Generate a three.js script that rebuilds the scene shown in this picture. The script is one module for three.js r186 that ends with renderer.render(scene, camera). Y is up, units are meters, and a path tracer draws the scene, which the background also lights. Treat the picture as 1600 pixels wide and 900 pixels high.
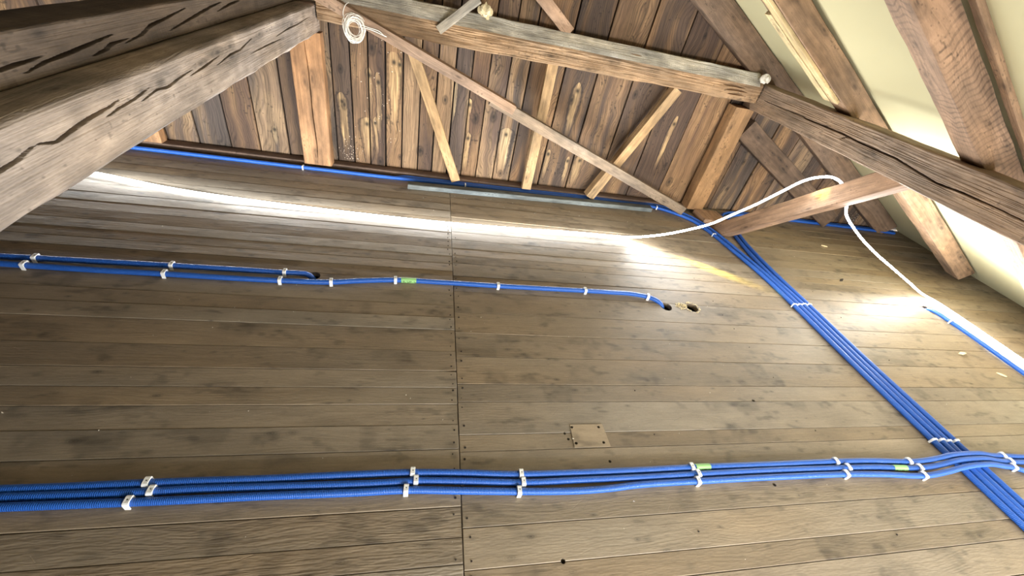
import * as THREE from 'three';
import { mergeGeometries } from 'three/addons/utils/BufferGeometryUtils.js';
import { RectAreaLightUniformsLib } from 'three/addons/lights/RectAreaLightUniformsLib.js';
import { Brush, Evaluator, SUBTRACTION } from 'three-bvh-csg';

// ---------------------------------------------------------------- camera, sky, light levels, exposure
const scene = new THREE.Scene();
const renderer = new THREE.WebGLRenderer({ antialias: true });
renderer.toneMapping = THREE.LinearToneMapping;
renderer.toneMappingExposure = 1.0;
renderer.shadowMap.enabled = true;
RectAreaLightUniformsLib.init();

const camera = new THREE.PerspectiveCamera(71.213, 1600 / 900, 0.02, 60);
camera.position.set(0, 1.6, 0);
{
  const yaw = 0.282013871, pitch = 0.651995989, roll = 0.235518292;
  const f = new THREE.Vector3(Math.sin(yaw) * Math.cos(pitch), -Math.sin(pitch), -Math.cos(yaw) * Math.cos(pitch));
  const r = new THREE.Vector3(Math.cos(yaw), 0, Math.sin(yaw));
  const u = new THREE.Vector3().crossVectors(r, f);
  const r2 = r.clone().multiplyScalar(Math.cos(roll)).addScaledVector(u, Math.sin(roll));
  const u2 = u.clone().multiplyScalar(Math.cos(roll)).addScaledVector(r, -Math.sin(roll));
  camera.quaternion.setFromRotationMatrix(new THREE.Matrix4().makeBasis(r2, u2, f.clone().negate()));
}
scene.add(camera);
scene.background = new THREE.Color(0.92, 0.94, 1.0);     // a bright overcast sky, seen only through the window added behind the camera
scene.backgroundIntensity = 8;

const LED_COLOR = new THREE.Color(0.95, 0.985, 1.0);
const LED = 205;           // radiance of the light strip
const WINDOW_FILL = 29;            // radiance of the unseen window added behind the camera for fill
const FILL_WINDOW = [0.7, 3.1, 0.12, 0.98];                   // its opening: x from, to, y from, to
const WALL_FRONT = 2.2;                                  // z of the gable it stands in
{
  const l = new THREE.RectAreaLight(new THREE.Color(1.0, 0.965, 0.92), WINDOW_FILL, FILL_WINDOW[1] - FILL_WINDOW[0] - 0.1, FILL_WINDOW[3] - FILL_WINDOW[2] - 0.1);
  l.position.set((FILL_WINDOW[0] + FILL_WINDOW[1]) / 2, (FILL_WINDOW[2] + FILL_WINDOW[3]) / 2, WALL_FRONT - 0.01); l.name = 'window_fill_light'; scene.add(l);   // added fill light in the window opening; faces -z, into the attic
}

// ---------------------------------------------------------------- small helpers
const V = (x, y, z) => new THREE.Vector3(x, y, z);
function rng(seed) { let s = seed | 0; return () => { s = (s + 0x6d2b79f5) | 0; let t = Math.imul(s ^ (s >>> 15), 1 | s); t = (t + Math.imul(t ^ (t >>> 7), 61 | t)) ^ t; return ((t ^ (t >>> 14)) >>> 0) / 4294967296; }; }
const h2 = (x, y, s) => { let n = Math.imul(x, 374761393) ^ Math.imul(y, 668265263) ^ Math.imul(s, 1274126177); n = Math.imul(n ^ (n >>> 13), 1274126177); return ((n ^ (n >>> 16)) >>> 0) / 4294967296; };
function vnoise(x, y, s, px = 1 << 20, py = 1 << 20) {           // value noise with a period in whole cells
  const xi = Math.floor(x), yi = Math.floor(y), fx = x - xi, fy = y - yi;
  const ux = fx * fx * (3 - 2 * fx), uy = fy * fy * (3 - 2 * fy);
  const x0 = ((xi % px) + px) % px, x1 = (x0 + 1) % px, y0 = ((yi % py) + py) % py, y1 = (y0 + 1) % py;
  const a = h2(x0, y0, s), b = h2(x1, y0, s), c = h2(x0, y1, s), d = h2(x1, y1, s);
  return a + (b - a) * ux + (c - a) * uy + (a - b - c + d) * ux * uy;
}
const clamp = (v, a = 0, b = 1) => Math.min(b, Math.max(a, v));
const sstep = (a, b, v) => { const t = clamp((v - a) / (b - a)); return t * t * (3 - 2 * t); };
const mix3 = (a, b, t) => [a[0] + (b[0] - a[0]) * t, a[1] + (b[1] - a[1]) * t, a[2] + (b[2] - a[2]) * t];

const usedNames = {};
function numbered(name) { const n = usedNames[name] = (usedNames[name] ?? -1) + 1; return n ? name + '_' + String(n).padStart(3, '0') : name; }
function tag(o, label, category, group, kind) {
  if (label) o.userData.label = label;
  if (category) o.userData.category = category;
  if (group) o.userData.group = group;
  if (kind) o.userData.kind = kind;
  return o;
}
function mesh(name, geo, mat, parent = scene) {
  const m = new THREE.Mesh(geo, mat); m.name = parent === scene ? numbered(name) : name; m.castShadow = m.receiveShadow = true; parent.add(m); return m;
}
function group(name, pos = [0, 0, 0]) { const g = new THREE.Group(); g.name = numbered(name); g.position.set(...pos); scene.add(g); return g; }
function structure(name) { const g = group(name); g.userData.kind = 'structure'; return g; }
function rebase(geo) {                                            // moves a world-space geometry so that its base sits at the origin; returns that base
  geo.computeBoundingBox(); const b = geo.boundingBox, c = V((b.min.x + b.max.x) / 2, b.min.y, (b.min.z + b.max.z) / 2);
  geo.translate(-c.x, -c.y, -c.z); return c;
}
function thingMesh(name, geo, mat, label, category, grp) { const c = rebase(geo); const m = mesh(name, geo, mat); m.position.copy(c); return tag(m, label, category, grp); }

// ---------------------------------------------------------------- textures
function bake(w, h, fn, srgb = true) {
  const d = new Uint8Array(w * h * 4);
  for (let j = 0; j < h; j++) for (let i = 0; i < w; i++) { const c = fn(i, j), k = (j * w + i) * 4; d[k] = clamp(c[0], 0, 255); d[k + 1] = clamp(c[1], 0, 255); d[k + 2] = clamp(c[2], 0, 255); d[k + 3] = 255; }
  const t = new THREE.DataTexture(d, w, h); t.wrapS = t.wrapT = THREE.RepeatWrapping; t.magFilter = THREE.LinearFilter; t.minFilter = THREE.LinearMipmapLinearFilter; t.generateMipmaps = true; t.anisotropy = 8;
  if (srgb) t.colorSpace = THREE.SRGBColorSpace; t.needsUpdate = true; return t;
}
// floor boards: 3 m x 1.5 m, grain along u
const FW = 2048, FH = 1024;
const floorRelief = new Float32Array(FW * FH);
const floorMap = (() => {
  const R = rng(5), knots = [], scuffs = [];
  for (let k = 0; k < 70; k++) knots.push([R() * FW, R() * FH, 2.5 + R() * 5, R()]);
  for (let k = 0; k < 150; k++) scuffs.push([R() * FW, R() * FH, 6 + R() * 40, (R() - 0.5) * 1.6, R()]);
  const spot = new Float32Array(FW * FH), scf = new Float32Array(FW * FH);
  for (const [kx, ky, r, q] of knots) for (let dy = -3 * r; dy <= 3 * r; dy++) for (let dx = -6 * r; dx <= 6 * r; dx++) {
    const x = (Math.round(kx + dx) + FW) % FW, y = (Math.round(ky + dy) + FH) % FH; const e = Math.hypot(dx / 2.2, dy);
    spot[y * FW + x] = Math.max(spot[y * FW + x], (0.25 + 0.6 * q) * Math.exp(-Math.pow(e / r, 2)) * (0.75 + 0.25 * Math.sin(e * 1.9)));
  }
  for (const [sx, sy, L, a, q] of scuffs) for (let t = 0; t < L; t += 0.5) {
    const x = (Math.round(sx + t * Math.cos(a)) + FW) % FW, y = (Math.round(sy + t * Math.sin(a)) + FH) % FH; scf[y * FW + x] = (q - 0.45) * 0.9;
  }
  return bake(FW, FH, (i, j) => {
    const x = i / FW, y = j / FH, k = j * FW + i;
    const warp = vnoise(x * 10, y * 12, 7, 10, 12) * 0.03;
    const big = vnoise(x * 6, y * 10, 1, 6, 10) * 0.5 + vnoise(x * 16, y * 26, 2, 16, 26) * 0.32 + vnoise(x * 50, y * 60, 12, 50, 60) * 0.18;
    const grain = vnoise(x * 24, (y + warp) * 300, 3, 24, 300), fine = vnoise(x * 160, y * 512, 4, 160, 512), pore = vnoise(x * 700, y * 700, 5, 700, 700);
    const hue = vnoise(x * 5, y * 9, 6, 5, 9), st = vnoise(x * 14 + warp * 20, y * 10, 21, 14, 10) * 0.6 + vnoise(x * 44, y * 30, 22, 44, 30) * 0.4, smear = sstep(0.60, 0.85, vnoise(x * 30 + y * 24, y * 44 - x * 6 + warp * 30, 31) * 0.55 + vnoise(x * 110, y * 110, 32, 110, 110) * 0.25 + st * 0.2), stain = sstep(0.58, 0.80, st) * (0.5 + vnoise(x * 120, y * 70, 23, 120, 70));
    const l = 0.90 + (big - 0.5) * 0.24 + (grain - 0.5) * 0.06 + (fine - 0.5) * 0.05 + (pore - 0.5) * 0.05 - stain * 0.10 - smear * 0.16;
    const dark = clamp(spot[k]), s = scf[k];
    floorRelief[k] = 0.5 + (grain - 0.5) * 0.35 + (fine - 0.5) * 0.3 + (vnoise(x * 34, y * 44, 15, 34, 44) - 0.5) * 0.6 - dark * 0.2 + (s > 0 ? -0.3 : 0);
    let c = mix3([162, 146, 124], [156, 146, 131], hue); const m = l * (1 - dark * 0.5) * (1 + s * 0.35);
    return [c[0] * m, c[1] * m, c[2] * m];
  });
})();
const floorBump = bake(FW, FH, (i, j) => { const v = floorRelief[j * FW + i] * 255; return [v, v, v]; }, false);

// gable boards: the wall's own grain, board by board, 5.6 m x 1.9 m, x from -2.8 and y from 0
const WALL_SEAMS = [-6.2, -5.9, -5.62, -5.35, -5.05, -4.78, -4.5, -4.22, -3.95, -3.66, -3.38, -3.1, -2.83, -2.56, -2.3, -2.06, -1.83, -1.6, -1.378, -1.154, -1.02, -0.77, -0.63, -0.50, -0.37, -0.235, -0.096, 0.03, 0.17, 0.30, 0.438, 0.60, 0.757, 1.053, 1.339, 1.668, 2.003, 2.338, 2.66, 2.985, 3.28, 3.58, 3.87, 4.17, 4.46, 4.76, 5.06, 5.36, 5.72];
const WW = 2048, WH = 896;
const FLAMES = [[-0.492, 0.78, 0.42, 0.026], [-0.42, 0.74, 0.25, 0.028], [-0.30, 0.90, 0.34, 0.046], [-0.255, 0.89, 0.70, 0.015], [-0.515, 0.40, 0.06, 0.052], [-0.45, 0.42, 0.10, 0.020], [-0.70, 0.55, 0.08, 0.040], [0.17, 0.85, 0.45, 0.030], [0.315, 0.68, 0.38, 0.026], [0.33, 0.40, 0.08, 0.030], [0.66, 0.48, 0.10, 0.06], [1.21, 0.93, 0.50, 0.040], [1.29, 0.32, 0.06, 0.024], [1.40, 0.34, 0.08, 0.050], [1.09, 0.36, 0.1, 0.022], [-1.24, 0.25, 0.1, 0.018], [0.9, 0.62, 0.3, 0.02], [2.2, 0.8, 0.3, 0.03]];
const wallMap = (() => {
  const per = WALL_SEAMS.map((x, b) => ({ t: h2(b, 3, 91), g: h2(b, 5, 92), d: h2(b, 7, 93) }));
  const knots = []; const R = rng(77);
  for (let k = 0; k < 34; k++) knots.push([-2.8 + R() * 5.6, R() * 1.9, 0.007 + R() * 0.010]);
  const drops = []; for (let k = 0; k < 60; k++) drops.push([-0.68 + (R() + R() - 1) * 0.13, 0.06 + R() * R() * 0.28, 0.0014 + R() * 0.0022]);
  for (let k = 0; k < 46; k++) drops.push([-0.40 + (R() + R() - 1) * 0.25, 0.25 + R() * 0.9, 0.0014 + R() * 0.002]);
  const sp = new Float32Array(WW * WH), fl = new Float32Array(WW * WH), kn = new Float32Array(WW * WH);
  const each = (x0, x1, y0, y1, f) => { for (let j = Math.max(0, Math.floor(y0 / 1.9 * WH)); j <= Math.min(WH - 1, y1 / 1.9 * WH); j++) for (let i = Math.max(0, Math.floor((x0 + 2.8) / 5.6 * WW)); i <= Math.min(WW - 1, (x1 + 2.8) / 5.6 * WW); i++) f(i, j, -2.8 + (i + 0.5) / WW * 5.6, (j + 0.5) / WH * 1.9); };
  for (const [dx, dy, r] of drops) each(dx - r, dx + r, dy - r, dy + r, (i, j, x, y) => { if (Math.hypot(x - dx, y - dy) < r) sp[j * WW + i] = 1; });
  for (const [kx, ky, r] of knots) each(kx - 4 * r, kx + 4 * r, ky - 6 * r, ky + 6 * r, (i, j, x, y) => { const e = Math.hypot(x - kx, (y - ky) / 1.6); kn[j * WW + i] = Math.max(kn[j * WW + i], Math.exp(-Math.pow(e / r, 2)) + 0.35 * Math.exp(-Math.pow((e - 1.7 * r) / (0.5 * r), 2))); });
  for (const [fx, y1, y0, w] of FLAMES) each(fx - 2 * w, fx + 2 * w, y0 - 0.05, y1 + 0.06, (i, j, x, y) => {
    const t = (y1 - y) / (y1 - y0), cx = fx + (vnoise(y * 5, fx * 7, 40) - 0.5) * 0.024 + (vnoise(y * 17, fx * 7, 43) - 0.5) * 0.006, ww = w * (0.62 + 0.5 * vnoise(y * 7, fx * 9 + (x > cx ? 5 : 0), 41) + 0.16 * (vnoise(y * 60, x * 40, 44) - 0.5)) * (t < 0 ? Math.sqrt(Math.max(0, 1 - t * t * 60)) : 1 - 0.5 * t * t);
    const k = j * WW + i, edge = Math.abs(x - cx) / Math.max(0.002, ww);
    if (t > -0.13 && t < 1.02) fl[k] = Math.max(fl[k], (1 - sstep(0.6, 1.1, edge)) * sstep(1.02, 0.55, t));
    const e = Math.hypot(x - cx, (y - y1 + 0.01) / 1.2); kn[k] = Math.max(kn[k], 1.1 * Math.exp(-Math.pow(e / 0.014, 2)));
    if (t > -0.3 && t < 1 && fl[k] < 0.3) kn[k] = Math.max(kn[k], 0.5 * Math.exp(-Math.pow((edge - 1.25) / 0.2, 2)));
  });
  return bake(WW, WH, (i, j) => {
    const x = -2.8 + (i + 0.5) / WW * 5.6, y = (j + 0.5) / WH * 1.9, k = j * WW + i;
    let b = 0; while (b < WALL_SEAMS.length - 2 && x > WALL_SEAMS[b + 1]) b++;
    const p = per[b], s = 100 + b;
    const wob = (vnoise(y * 3.2, x * 4, s) - 0.5) * 0.05 + (vnoise(y * 9, x * 8, s + 50) - 0.5) * 0.018;
    const g1 = vnoise((x + wob) * 46, y * 2.2, s), g2 = vnoise((x + wob) * 150, y * 5, s + 1), g3 = vnoise(x * 500, y * 30, s + 2);
    const wz = vnoise((x + wob) * 17, y * 1.5, s + 3), blot = vnoise(x * 12, y * 5, s + 4) * 0.6 + vnoise(x * 34, y * 16, s + 5) * 0.4;
    const age = clamp(sstep(0.34, 0.70, wz * 0.55 + g1 * 0.30 + g2 * 0.15 + (p.d - 0.5) * 0.45));
    let c = mix3(mix3([154, 123, 91], [130, 107, 85], p.t), [180, 150, 112], clamp((blot - 0.5) * 1.2 + 0.18));
    c = mix3(c, mix3([86, 68, 58], [72, 64, 60], p.g), age * 0.88);
    const ring = Math.sin((x + wob * 2.2) * 330 + vnoise(x * 14, y * 2.5, s + 12) * 16 + vnoise(x * 30, y * 7, s + 13) * 5); let m = 0.94 + (g1 - 0.5) * 0.26 + (g2 - 0.5) * 0.22 + (g3 - 0.5) * 0.14 - sstep(0.1, 1, ring) * 0.16 * (0.4 + blot);
    const mould = sstep(0.66, 0.86, vnoise(x * 70, y * 50, s + 7) * 0.45 + blot * 0.35 + vnoise(x * 180, y * 120, s + 8) * 0.2); m *= 1 - mould * 0.38;
    if (fl[k] > 0) { const q = fl[k] * clamp(0.30 + 0.8 * vnoise(x * 90, y * 7, s + 9)); c = mix3(c, [198, 172, 130], q); m = m * (1 - q) + q * (0.9 + (g2 - 0.5) * 0.35 + (g3 - 0.5) * 0.15); }
    m *= 1 - clamp(kn[k]) * 0.6;
    if (sp[k]) { c = [232, 226, 214]; m = 1; }
    return [c[0] * m, c[1] * m, c[2] * m];
  });
})();
// sawn timber, neutral and tinted by its material: 2 m x 0.5 m, grain along u
function timberMaps(seed, rough, sawn = 0) {
  const TW = 1024, TH = 512, R = rng(seed), kn = new Float32Array(TW * TH), rel = new Float32Array(TW * TH);
  for (let k = 0; k < 16; k++) { const kx = R() * TW, ky = R() * TH, r = 5 + R() * 8; for (let dy = -4 * r; dy <= 4 * r; dy++) for (let dx = -5 * r; dx <= 5 * r; dx++) { const x = (Math.round(kx + dx) + TW) % TW, y = (Math.round(ky + dy) + TH) % TH, e = Math.hypot(dx / 1.4, dy); kn[y * TW + x] = Math.max(kn[y * TW + x], Math.exp(-Math.pow(e / r, 2)) + 0.3 * Math.exp(-Math.pow((e - 2 * r) / (0.5 * r), 2))); } }
  const map = bake(TW, TH, (i, j) => {
    const x = i / TW, y = j / TH, w = (vnoise(x * 6, y * 5, seed, 6, 5) - 0.5) * 0.07;
    const g1 = vnoise(x * 5, (y + w) * 36, seed + 1, 5, 36), g2 = vnoise(x * 14, (y + w) * 130, seed + 2, 14, 130), f = vnoise(x * 180, y * 256, seed + 3, 180, 256);
    const blot = vnoise(x * 9, y * 6, seed + 4, 9, 6) * 0.6 + vnoise(x * 40, y * 22, seed + 5, 40, 22) * 0.4, hue = vnoise(x * 6, y * 5, seed + 6, 6, 5);
    const spots = sstep(0.74, 0.88, vnoise(x * 120, y * 60, seed + 8, 120, 60) * 0.6 + blot * 0.4);
    const saw = vnoise(x * 260 + y * 10, y * 3, seed + 7, 260, 3);
    const l = 0.80 + (blot - 0.5) * 0.30 * rough + (g1 - 0.5) * 0.13 + (g2 - 0.5) * 0.09 + (f - 0.5) * 0.07 - kn[j * TW + i] * 0.26 - spots * 0.2 - sawn * sstep(0.2, 0.9, Math.sin(x * 300 + vnoise(x * 10, y * 14, seed + 9, 10, 14) * 9 + y * 7)) * sstep(0.35, 0.7, vnoise(x * 5, y * 5, seed + 10, 5, 5));
    rel[j * TW + i] = 0.5 + (g1 - 0.5) * 0.3 + (g2 - 0.5) * 0.4 + (f - 0.5) * 0.25 + (saw - 0.5) * 0.25;
    const c = mix3([255, 246, 232], [250, 250, 250], hue); return [c[0] * l, c[1] * l, c[2] * l];
  });
  const bump = bake(TW, TH, (i, j) => { const v = rel[j * TW + i] * 255; return [v, v, v]; }, false);
  return { map, bumpMap: bump };
}
const T1 = timberMaps(301, 1.0), T2 = timberMaps(402, 1.3), T3 = timberMaps(503, 1.0, 0.14);
const ribs = bake(8, 4, (i) => { const v = 128 + 127 * Math.sin(i / 8 * 2 * Math.PI); return [v, v, v]; }, false);

// ---------------------------------------------------------------- materials
const std = (o) => new THREE.MeshStandardMaterial({ roughness: 0.8, metalness: 0, ...o });
const wood = (color, t = T1, o = {}) => std({ color: new THREE.Color(color), ...t, bumpScale: 0.0022, roughness: 0.82, ...o });
const M = {
  floor: [0xffffff, 0xf8f3ec, 0xf2ece4, 0xfbf6ee, 0xf4ede2, 0xeee6da].map((c) => std({ color: c, map: floorMap, bumpMap: floorBump, bumpScale: 0.0013, roughness: 0.6 })),
  floorRough: [0xffffff, 0xf2ece4].map((c) => std({ color: c, map: floorMap, bumpMap: floorBump, bumpScale: 0.0032, roughness: 0.55 })),
  patch: std({ color: new THREE.Color(1.16, 1.07, 0.94), map: floorMap, roughness: 0.65 }),
  wall: [0xffffff, 0xf4ebe2, 0xe6dcd2, 0xfff4e6].map((c) => std({ color: c, map: wallMap, roughness: 0.85 })),
  subfloor: std({ color: 0x4a3f33 }), backing: std({ color: 0x3a3029 }),
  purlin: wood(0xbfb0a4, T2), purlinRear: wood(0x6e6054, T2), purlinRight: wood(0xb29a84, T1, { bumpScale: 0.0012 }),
  tie: wood(0xb99a78, T1), tieTop: wood(0xe6e0d2, T2, { bumpScale: 0.008 }),
  post: wood(0xc4966c, T2), postRight: wood(0xb99268, T1), batten: wood(0xc8a67a, T2), braceRed: wood(0xc4a48a, T1), braceGrey: wood(0xa3907c, T2),
  rafter: wood(0xab8c6f, T2), rafterSawn: wood(0xb5957a, T3), rafterDark: wood(0x8d745f, T1), brace: wood(0xc09d80, T1), strut: wood(0x7e6856, T2),
  lath: wood(0xf0d9a8, T1), oldPlank: wood(0x747c7e, T2), sill: wood(0x80695a, T1), greyStick: wood(0xb9b0a0, T2),
  panel: std({ color: 0xbdb58f, roughness: 0.9 }),
  conduit: new THREE.MeshPhysicalMaterial({ color: new THREE.Color(0x245cb6), roughness: 0.38, bumpMap: ribs, bumpScale: 0.0009 }),
  clip: std({ color: 0xf4f6f6, roughness: 0.45 }), nail: std({ color: 0x77736c, roughness: 0.4, metalness: 0.8 }),
  rope: std({ color: 0xe4ded2, roughness: 0.7 }), chip: std({ color: 0xe6d6ae, roughness: 0.9 }), dust: std({ color: 0xd9d2c4, roughness: 0.95 }),
  led: std({ color: 0xffffff, emissive: new THREE.Color(0.96, 0.99, 1), emissiveIntensity: 36 }),
  dark: std({ color: 0x2b241e, roughness: 0.95 }),
};

// ---------------------------------------------------------------- boards: a polygon with chamfered front edges, thickness behind it
// corners: four [a, b] counter-clockwise seen from the front; the front looks along +c; map(a, b, c) places it
function boardGeo(q, thick, ch, place, uvOf, lift = [0, 0, 0, 0]) {
  const cx = (q[0][0] + q[1][0] + q[2][0] + q[3][0]) / 4, cy = (q[0][1] + q[1][1] + q[2][1] + q[3][1]) / 4;
  const inset = q.map(([a, b]) => [a + Math.sign(cx - a) * Math.min(ch, Math.abs(cx - a) * 0.4), b + Math.sign(cy - b) * Math.min(ch, Math.abs(cy - b) * 0.4)]);
  const L = [inset.map(([a, b], k) => [a, b, lift[k]]), q.map(([a, b], k) => [a, b, lift[k] - ch]), q.map(([a, b]) => [a, b, -thick])];
  const pos = [], uv = [];
  const tri = (...p) => { for (const v of p) { pos.push(...place(v[0], v[1], v[2])); uv.push(...uvOf(v[0], v[1], v[2])); } };
  const quad = (a, b, c, d) => { tri(a, b, c); tri(a, c, d); };
  quad(L[0][0], L[0][1], L[0][2], L[0][3]);
  for (let l = 0; l < 2; l++) for (let k = 0; k < 4; k++) { const n = (k + 1) % 4; quad(L[l + 1][k], L[l + 1][n], L[l][n], L[l][k]); }
  quad(L[2][3], L[2][2], L[2][1], L[2][0]);
  const g = new THREE.BufferGeometry();
  g.setAttribute('position', new THREE.Float32BufferAttribute(pos, 3)); g.setAttribute('uv', new THREE.Float32BufferAttribute(uv, 2)); g.computeVertexNormals(); return g;
}

// ---------------------------------------------------------------- floor
const floor = structure('floor');
const HOLES = [[-0.618, -2.013, 0.036], [1.670, -1.912, 0.043], [1.880, -1.914, 0.043], [4.318, -2.085, 0.032], [0.729, -0.990, 0.007], [0.864, -0.988, 0.007], [0.687, -0.961, 0.0065], [0.698, -0.932, 0.0065], [0.729, -0.909, 0.0075], [0.864, -0.909, 0.007], [0.865, -0.819, 0.0065], [1.847, -1.137, 0.009], [1.641, -0.680, 0.009], [0.557, -0.458, 0.009]];
{
  const R = rng(11), ev = new Evaluator(); ev.useGroups = false;
  const far = [-3.66, -3.545, -3.43, -3.325, -3.2, -3.09, -2.965, -2.86, -2.745, -2.64];
  const left = [...far, -2.534, -2.425, -2.329, -2.24, -2.151, -2.042, -1.927, -1.811, -1.708, -1.607, -1.45, -1.315, -1.214, -1.121, -1.016, -0.9, -0.785, -0.667, -0.561, -0.478];
  const right = [-3.66, -3.56, -3.44, -3.34, -3.215, -3.1, -2.98, -2.875, -2.76, -2.655, -2.545, -2.433, -2.34, -2.249, -2.105, -1.944, -1.754, -1.585, -1.414, -1.237, -1.132, -0.963, -0.886, -0.745, -0.589, -0.457, -0.375];
  const rest = (z) => { const out = []; while (z < 2.18) { z += 0.1 + R() * 0.04; out.push(Math.min(z, 2.19)); } return out; };
  const rows = (list, x0, x1, cuts) => {
    list = [...list, ...rest(list[list.length - 1])];
    for (let k = 0; k + 1 < list.length; k++) {
      const ins = cuts(k, list[k], list[k + 1]); const xs = [x0, ...ins, x1];
      for (let s = 0; s + 1 < xs.length; s++) plank(xs[s], xs[s + 1], list[k], list[k + 1]);
    }
  };
  function plank(xa, xb, za, zb, mat) {
    const g = 0.0006 + R() * 0.0009, ox = R() * 3, oz = R() * 1.5, fx = R() < 0.5 ? 1 : -1, m = xb < 0.3 && za > -0.7 ? M.floorRough[Math.floor(R() * 2)] : M.floor[Math.floor(R() * 6)];
    const t0 = (R() - 0.5) * 0.003, t1 = (R() - 0.5) * 0.003, t2 = t0 + (R() - 0.5) * 0.002, t3 = t1 + (R() - 0.5) * 0.002;
    const q = [[xa + 0.0015, -zb + g], [xb - 0.0015, -zb + g], [xb - 0.0015, -za - g], [xa + 0.0015, -za - g]];
    let geo = boardGeo(q, 0.03, 0.002, (a, b, c) => [a, c, -b], (a, b, c) => [(a + ox) / 3 * fx, (b + oz + c) / 1.5], [t0, t2, t3, t1]);
    const hit = HOLES.filter(([x, z, r]) => x + r > xa && x - r < xb && z + r > za && z - r < zb);
    if (hit.length) {
      let brush = new Brush(geo); brush.updateMatrixWorld();
      for (const [x, z, r] of hit) {
        const c = new THREE.CylinderGeometry(r, r, 0.12, r > 0.02 ? 36 : 12); const cb = new Brush(c); cb.position.set(x, 0, z); cb.updateMatrixWorld();
        brush = ev.evaluate(brush, cb, SUBTRACTION); brush.updateMatrixWorld();
      }
      geo = brush.geometry;
    }
    if (xb === 0.2 && (Math.abs(za + 1.315) < 1e-6 || Math.abs(zb + 1.315) < 1e-6)) {          // the joint gapes here at its end
      const w = new THREE.ExtrudeGeometry(new THREE.Shape([[0.11, 1.315], [0.21, 1.308], [0.21, 1.322]].map(([x, y]) => new THREE.Vector2(x, y))), { depth: 0.1, bevelEnabled: false });
      w.rotateX(-Math.PI / 2); w.translate(0, -0.05, 0); const a = new Brush(geo), b = new Brush(w); a.updateMatrixWorld(); b.updateMatrixWorld(); geo = ev.evaluate(a, b, SUBTRACTION).geometry;
    }
    mesh('floor_board', geo, m, floor);
  }
  rows(left, -6.2, 0.2, (k) => [[-3.4], [-4.3], [-3.9]][k % 3]);
  rows(right, 0.2, 5.9, (k, za) => za < -2.9 ? [[3.1], [4.0]][k % 2] : []);
  { // a thin lighter piece with screw holes round it
    let b = new Brush(boardGeo([[0.716, 0.888], [0.893, 0.888], [0.888, 1.004], [0.722, 1.004]], 0.0015, 0.0008, (a, b, c) => [a, c + 0.0036, -b], (a, b) => [a / 3 + 0.37, b / 1.5], [0, 0, 0, 0])); b.updateMatrixWorld();
    for (const [x, z, r] of HOLES.slice(4, 10)) { const c = new Brush(new THREE.CylinderGeometry(r, r, 0.1, 12)); c.position.set(x, 0, z); c.updateMatrixWorld(); b = ev.evaluate(b, c, SUBTRACTION); b.updateMatrixWorld(); }
    mesh('floor_patch', b.geometry, M.patch, floor).userData.label = 'thin lighter rectangle of wood with screw holes round it';
  }
  { // nail heads beside the butt joint
    const N = [], o = new THREE.Object3D(); for (const [list, side] of [[left, -1], [right, 1]]) for (let k = 8; k + 1 < list.length; k++) for (const t of [0.22, 0.78]) if (R() < 0.85) N.push([0.2 + side * (0.018 + R() * 0.012), list[k] + (list[k + 1] - list[k]) * (t + (R() - 0.5) * 0.1), 0.6 + R() * 0.7]);
    for (let k = 12; k + 1 < right.length; k++) for (const x of [1.15, 2.1, 3.2]) if (R() < 0.5) N.push([x + (R() - 0.5) * 0.02, right[k] + (right[k + 1] - right[k]) * (0.2 + 0.6 * R()), 0.5 + R() * 0.5]);
    const im = new THREE.InstancedMesh(new THREE.CylinderGeometry(0.004, 0.004, 0.003, 8), M.dark, N.length);
    N.forEach(([x, z, q], k) => { o.position.set(x, 0.0012, z); o.scale.set(q, 1, q); o.updateMatrix(); im.setMatrixAt(k, o.matrix); }); im.name = 'nail_heads'; im.userData.kind = 'stuff'; im.receiveShadow = true; floor.add(im);
  }
  mesh('subfloor', new THREE.BoxGeometry(12.4, 0.1, 6.1), M.subfloor, floor).position.set(-0.2, -0.22, -0.7);
}

// ---------------------------------------------------------------- roof shape: right slope from ridge to eave, left slope mirrored
const SLOPE = Math.atan(Math.tan(26.5 * Math.PI / 180)), TAN = Math.tan(SLOPE), RIDGE = -0.2;
const under = (x) => 1.26 + (2.85 - (x > RIDGE ? x : 2 * RIDGE - x)) * TAN;      // underside of the rafters
const DEEP = 0.158, LIFT = DEEP / Math.cos(SLOPE);                                 // rafter depth
const skin = (x) => under(x) + LIFT;                                               // face of the panels

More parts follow.
